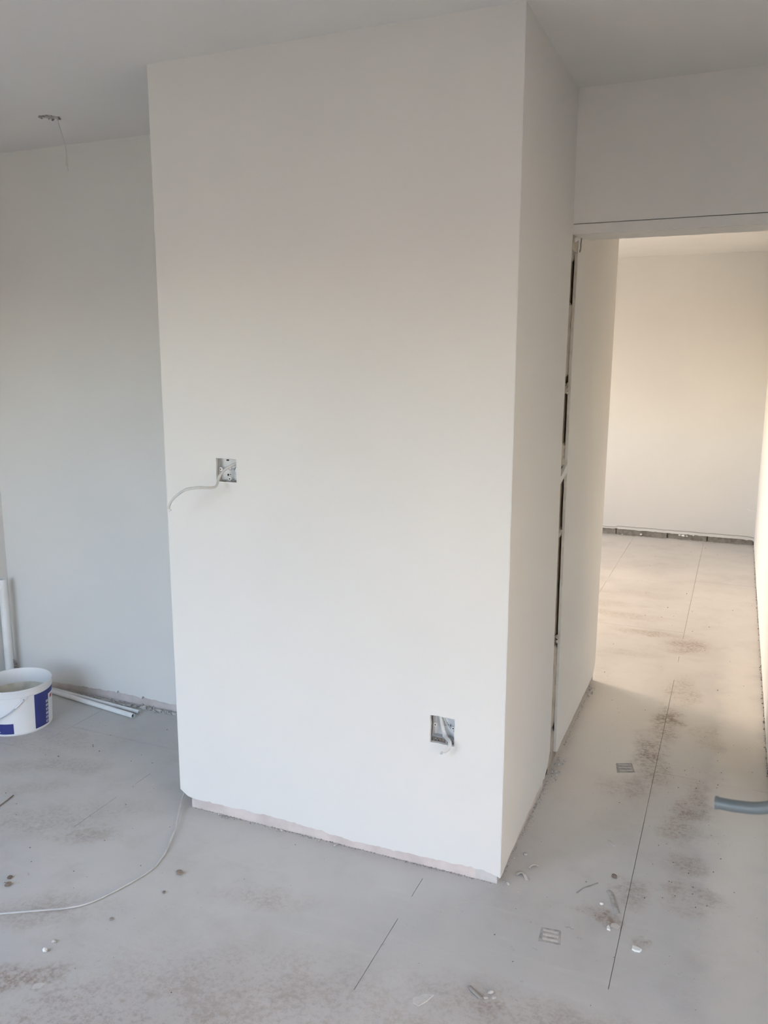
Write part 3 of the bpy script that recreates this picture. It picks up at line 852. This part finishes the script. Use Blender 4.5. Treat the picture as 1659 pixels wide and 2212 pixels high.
e = (hp[-1] - hp[-3]).normalized()
tube(bm, [tipp - e * 0.0006, tipp + e * 0.0016, tipp + e * 0.0024], 0.0066, seg=20)
link('end_cap', bm, M['handle'], hnd, True)

# ---- bits lying on the floor
def chip(name, x, y, size, label, mat, cat, flat=0.35, seed=0, group=None):
    bm = bmesh.new()
    r = random.Random(seed)
    lump(bm, (0, 0, 0), size, r, flat, 2)
    zmin = min(v.co.z for v in bm.verts)
    for v in bm.verts:
        v.co += Vector((x, y, -zmin - 0.0004))
    return tag(link(name, bm, mat), label, cat, group)
def flakeo(name, x, y, pts, h, label, mat, cat, ang=0.0):
    bm = bmesh.new()
    ca, sa = math.cos(math.radians(ang)), math.sin(math.radians(ang))
    flake(bm, [(x + u * ca - v * sa, y + u * sa + v * ca) for u, v in pts], 0.0, h)
    return tag(link(name, bm, mat), label, cat)
sq = [(-0.012, -0.007), (-0.002, -0.009), (0.011, -0.006), (0.012, 0.004), (0.004, 0.007), (-0.011, 0.006)]
flakeo('plaster_chip', 0.404, -0.127, [(-0.0125, 0.0075), (-0.0115, -0.006), (-0.003, -0.0095), (0.009, -0.007), (0.0125, 0.0035), (0.003, 0.006)], 0.005, 'largest white plaster chip on the floor, right of the board joint', M['chip'], 'plaster chip', -4)
flakeo('plaster_chip', 0.322, -0.069, [(-0.004, -0.008), (0.005, -0.011), (0.004, 0.002), (0.001, 0.010), (-0.004, 0.002)], 0.004, 'small pointed white chip beside the brown dirt patch', M['chip'], 'plaster chip', 10)
flakeo('plaster_flake', 0.338, -0.052, [(-0.012, -0.008), (0.008, -0.010), (0.014, 0.004), (0.0, 0.012), (-0.010, 0.007)], 0.0012, 'flat beige plaster flake touching the pointed white chip', M['printridge'], 'plaster flake', 0)
flakeo('plaster_flake', 0.271, 0.350, [(-0.013, 0.017), (-0.003, 0.014), (0.009, -0.003), (0.014, -0.015), (0.006, -0.012), (-0.008, 0.004)], 0.003, 'leaf-shaped pale flake alone on the passage floor', M['printridge'], 'plaster flake', 5)
chip('plaster_chip', 0.289, 0.026, 0.0055, 'tiny white crumb near the long dark gouge', M['chip'], 'plaster chip', 0.6, 5)
chip('plaster_lump', -1.031, -0.750, 0.0075, 'rounded white plaster lump below the pale cord on the left', M['chip'], 'plaster lump', 0.75, 6)
chip('plaster_lump', -1.036, -0.713, 0.0065, 'fainter white plaster lump just above the rounded one', M['printridge'], 'plaster lump', 0.6, 7)
flakeo('plaster_smear', -0.955, -0.848, [(-0.014, -0.008), (0.006, -0.012), (0.017, 0.002), (0.004, 0.010), (-0.010, 0.006)], 0.0012, 'flat white plaster smear near the lower left corner', M['printridge'], 'plaster smear', 30)
flakeo('plaster_smear', -1.521, -0.302, [(-0.014, -0.007), (0.010, -0.009), (0.016, 0.004), (-0.004, 0.009)], 0.0012, 'thin white plaster smear on the grey floor left of the cord', M['printridge'], 'plaster smear', 20)
chip('dirt_clod', -0.911, -0.334, 0.0120, 'brown dirt clod right of the bend of the pale cord', M['clod'] if 'clod' in M else M['dirtcrumb'], 'dirt clod', 0.55, 8)
chip('dirt_clod', -1.344, -0.581, 0.0105, 'rusty brown clod near the left edge above the cord', M['dirtcrumb'], 'dirt clod', 0.6, 9)
chip('dirt_clod', -1.368, -0.552, 0.0090, 'lighter brown sliver touching the rusty clod', M['dirtcrumb'], 'dirt clod', 0.4, 10)
chip('dirt_clod', 0.305, 0.171, 0.0100, 'triangular brown clod in the passage by the board joint', M['dirtcrumb'], 'dirt clod', 0.45, 12)
chip('dirt_clod', -0.898, -0.425, 0.0050, 'small dark crumb below the brown clod by the cord', M['dirtcrumb'], 'dirt clod', 0.6, 13)
chip('dirt_clod', -0.958, -0.581, 0.0060, 'small dark crumb on the floor under the cord', M['grime'], 'dirt clod', 0.5, 14)
bm = bmesh.new()
tube(bm, catmull([(0.030, 0.064, 0.003), (0.038, 0.073, 0.006), (0.047, 0.075, 0.007), (0.057, 0.066, 0.006), (0.066, 0.050, 0.002)], 6), 0.0050, 0.0016, 8)
tag(link('plaster_curl', bm, M['crumb'], None, True), 'curled strip of plaster beside the bottom corner of the block', 'plaster curl')
bm = bmesh.new()
tube(bm, catmull([(0.058, 0.112, 0.002), (0.062, 0.124, 0.005), (0.072, 0.133, 0.005), (0.083, 0.134, 0.002)], 6), 0.0030, 0.0013, 8)
tag(link('plaster_curl', bm, M['printridge'], None, True), 'small bent plaster sliver on the floor by the side of the block', 'plaster curl')
bm = bmesh.new()
tube(bm, catmull([(-1.725, -0.280, 0.002), (-1.730, -0.235, 0.003), (-1.7405, -0.190, 0.002)], 6), 0.0022, 0.0018, 8)
tag(link('twig', bm, M['dirtcrumb'], None, True), 'dark twig on the floor at the left edge below the bucket', 'twig')
bm = bmesh.new()
tube(bm, catmull([(0.036, -0.430, 0.003), (0.050, -0.441, 0.003), (0.074, -0.455, 0.002)], 5), 0.0050, 0.0022, 8)
tag(link('dark_scrap', bm, M['dark'] if 'dark' in M else M['grime'], None, True), 'dark metallic scrap in the dirt at the bottom of the picture', 'scrap')
for k, (x, y, s) in enumerate(((0.090, -0.427, 0.009), (0.083, -0.448, 0.006), (0.102, -0.440, 0.006))):
    chip('plaster_lump', x, y, s, ('largest', 'nearest', 'rightmost')[k] + ' beige crumb right of the dark metallic scrap', M['crumb'], 'crumb', 0.4, 30 + k, 'beige crumbs by the dark scrap')
bm = bmesh.new()
pt = [(-0.081, -0.520), (-0.074, -0.533), (-0.058, -0.537), (-0.045, -0.515), (-0.036, -0.488), (-0.060, -0.496)]
flake(bm, pt, 0.0, 0.0016)
tag(link('plaster_flake', bm, M['flakegrey'] if 'flakegrey' in M else M['printridge']), 'curved grey flake lying flat at the bottom of the picture', 'plaster flake')
# a gouge of hardened mortar and a dark scratch in the passage floor
bm = bmesh.new()
tube(bm, catmull([(0.297, 0.098, 0.000), (0.308, 0.085, 0.001), (0.320, 0.050, 0.0012), (0.330, 0.020, 0.0012), (0.340, 0.000, 0.000)], 6), 0.0075, 0.0025, 8)
tag(link('mortar_smear', bm, M['printmark'], None, True), 'long brown mortar smear left of the board joint in front of the doorway', 'mortar smear')
bm = bmesh.new()
tube(bm, catmull([(0.214, 0.050, 0.0), (0.228, 0.078, 0.001), (0.246, 0.100, 0.001), (0.264, 0.124, 0.0)], 6), 0.0024, 0.0014, 6)
tag(link('dark_fibre', bm, M['grime'], None, True), 'dark fibre on the floor between the block corner and the joint', 'fibre')

# boot prints in the dust: thin relief, parts of the floor
def boot_print(x0, y0, ax, ay, bx, by, n, mats):
    bm = bmesh.new()
    def P(u, v):
        return (x0 + ax * u + bx * v, y0 + ay * u + by * v)
    flake(bm, [P(-0.06, -0.1), P(1.04, -0.06), P(1.0, 1.08), P(0.02, 1.05)], 0.0, 0.0004)
    pr = link('boot_print', bm, M[mats[0]], floor)
    for k in range(n):
        v = (k + 0.55) / n
        bm = bmesh.new()
        flake(bm, [P(0.14, v - 0.06), P(0.9, v - 0.09), P(0.92, v + 0.05), P(0.12, v + 0.08)], 0.0003, 0.0012)
        link('tread_ridge', bm, M[mats[1]], pr)
boot_print(0.158, -0.192, 0.054, 0.006, -0.007, 0.052, 3, ('printmark', 'printridge'))
boot_print(0.226, 0.845, 0.058, 0.024, -0.016, 0.064, 3, ('printmark', 'printridge'))

# ---- crumbs nobody could count, swept against the wall feet
def crumbs(name, spots, mat, label, seed, smin=0.0012, smax=0.0045):
    bm = bmesh.new()
    r = random.Random(seed)
    for (x0, y0, x1, y1, n, spread) in spots:
        for k in range(n):
            t = r.random()
            s = smin + (smax - smin) * r.random() ** 2.5
            lump(bm, (x0 + (x1 - x0) * t + r.gauss(0, 1) * spread[0], y0 + (y1 - y0) * t + r.gauss(0, 1) * spread[1], s * 0.45), s, r, 0.7)
    return tag(link(name, bm, mat), label, 'crumbs', None, 'stuff')
crumbs('dirt_line', [(-1.10, -0.002, -0.02, -0.002, 420, (0.0, 0.0022)), (-0.36, -0.004, -0.08, -0.004, 120, (0, .003)), (-0.72, -0.004, -0.60, -0.004, 50, (0, .004)), (-1.0, -0.005, -0.86, -0.004, 40, (0, .004))],
       M['grime'], 'dark crumbs in the joint between front wall foot and floor', 81, 0.0008, 0.0026)
crumbs('plaster_crumbs', [(-1.00, -0.008, -0.95, -0.008, 14, (0, .004)), (-0.80, -0.008, -0.74, -0.008, 16, (0, .004)), (-0.66, -0.008, -0.60, -0.008, 14, (0, .005)), (-0.56, -0.008, -0.5, -0.008, 8, (0, .005))],
       M['crumb'], 'pale plaster crumbs along the foot of the front wall', 82, 0.002, 0.0055)
crumbs('dirt_line', [(-0.006, 0.02, -0.006, 0.67, 260, (0.002, 0)), (0.002, 0.30, 0.002, 0.62, 60, (0.004, 0)), (0.0, 0.60, 0.0, 0.88, 90, (0.007, 0)), (-0.004, 0.80, -0.004, 1.68, 240, (0.003, 0)), (0.008, 0.95, 0.008, 1.12, 26, (0.008, 0))],
       M['grime'], 'dark crumbs along the foot of the passage wall', 83, 0.0006, 0.0021)
crumbs('plaster_crumbs', [(0.008, 0.68, 0.010, 0.86, 34, (0.010, 0.01)), (0.006, 1.48, 0.004, 1.70, 20, (0.009, 0.01)), (0.01, 0.10, 0.02, 0.20, 6, (0.01, 0.0)), (0.01, 0.00, 0.06, 0.0, 4, (0.01, 0.02))],
       M['crumb'], 'pale plaster crumbs along the foot of the passage wall', 84, 0.002, 0.0075)
crumbs('plaster_rubble', [(-2.36, 0.600, -1.66, 0.604, 260, (0, 0.012)), (-2.24, 0.590, -1.98, 0.597, 160, (0, 0.014)), (-1.82, 0.603, -1.42, 0.607, 120, (0, 0.006))],
       M['crumb'], 'plaster rubble swept against the alcove wall behind the pipes', 85, 0.002, 0.0085)
crumbs('dirt_line', [(-2.40, 0.610, -1.30, 0.614, 300, (0, 0.006))], M['grime'], 'dark crumbs along the foot of the alcove wall', 86, 0.001, 0.0032)
crumbs('dirt_line', [(0.748, 1.0, 0.748, 5.30, 260, (0.003, 0))], M['grime'], 'dark crumbs along the foot of the right passage wall', 87, 0.0015, 0.005)
crumbs('dirt_line', [(-0.55, 5.325, 0.74, 5.325, 160, (0, 0.006))], M['grime'], 'dark crumbs along the foot of the far wall', 88, 0.0015, 0.006)
# loose grit over the floor
r = random.Random(99)
bm = bmesh.new()
def grit(n, x0, x1, y0, y1, smin, smax):
    for k in range(n):
        x, y = r.uniform(x0, x1), r.uniform(y0, y1)
        if (-1.16 < x < 0.0 and y > -0.02) or (x < 0.02 and 0.6 < y < 1.76):
            continue
        s = smin + (smax - smin) * r.random() ** 3
        lump(bm, (x, y, s * 0.3), s, r, 0.5)
grit(110, -2.0, -1.15, -0.8, 0.55, 0.0008, 0.0036)
grit(50, -1.2, 0.1, -1.0, -0.05, 0.0006, 0.0026)
grit(140, 0.05, 0.70, -0.4, 1.6, 0.0006, 0.0028)
grit(110, 0.40, 0.60, 0.05, 1.0, 0.0006, 0.0030)
grit(130, -0.5, 0.72, 1.8, 5.2, 0.0010, 0.0045)
tag(link('floor_grit', bm, M['dirtcrumb']), 'brown grit scattered over the dusty floor', 'grit', None, 'stuff')
# larger rubble flakes against the alcove wall
r = random.Random(123)
rub = [(-2.215, 0.585, 0.024, 0.010, 'torn plaster flake nearest the bucket'), (-2.12, 0.588, 0.030, 0.009, 'long torn plaster flake behind the thin pipe'),
       (-2.02, 0.594, 0.022, 0.009, 'torn plaster flake midway along the thin pipe'), (-1.895, 0.592, 0.034, 0.006, 'longest thin plaster strip behind the pipe ends'),
       (-1.80, 0.596, 0.010, 0.007, 'round white plaster lump just behind the thin pipe end'), (-1.725, 0.604, 0.016, 0.006, 'plaster sliver between the pipe ends and the block'),
       (-1.64, 0.606, 0.018, 0.006, 'plaster sliver at the wall foot beside the block')]
for k, (x, y, a, b, lab) in enumerate(rub):
    bm = bmesh.new()
    pts = [(x + a * math.cos(t) * r.uniform(0.7, 1.15), y + b * math.sin(t) * r.uniform(0.7, 1.15)) for t in (2 * math.pi * i / 9 for i in range(9))]
    flake(bm, pts, 0.0, 0.006 + 0.004 * r.random() if k != 4 else 0.012)
    for v in bm.verts:
        if v.co.z > 0.001:
            v.co.z += r.uniform(-0.002, 0.003)
    tag(link('rubble_flake', bm, M['crumb']), lab, 'rubble', 'rubble flakes by the alcove wall')

# ---- far room: lumps under the far plaster and a wire stub on the right wall
bm = bmesh.new()
r = random.Random(44)
for (x, z, sx) in ((-0.166, 0.020, 0.014), (-0.33, 0.006, 0.008), (0.155, 0.040, 0.012), (0.185, 0.038, 0.018), (0.215, 0.037, 0.012), (0.268, 0.045, 0.008)):
    lump(bm, (x, 5.326, z), sx, r, 0.55)
link('plaster_drip', bm, M['chip'], wall_far)
cable('wire_stub', [(0.752, 5.22, 0.318), (0.735, 5.22, 0.316), (0.700, 5.222, 0.318), (0.680, 5.224, 0.323)], 0.004, 0.003, M['chip'], 'tiny white wire stub poking from the right wall near the far corner', cat='wire')
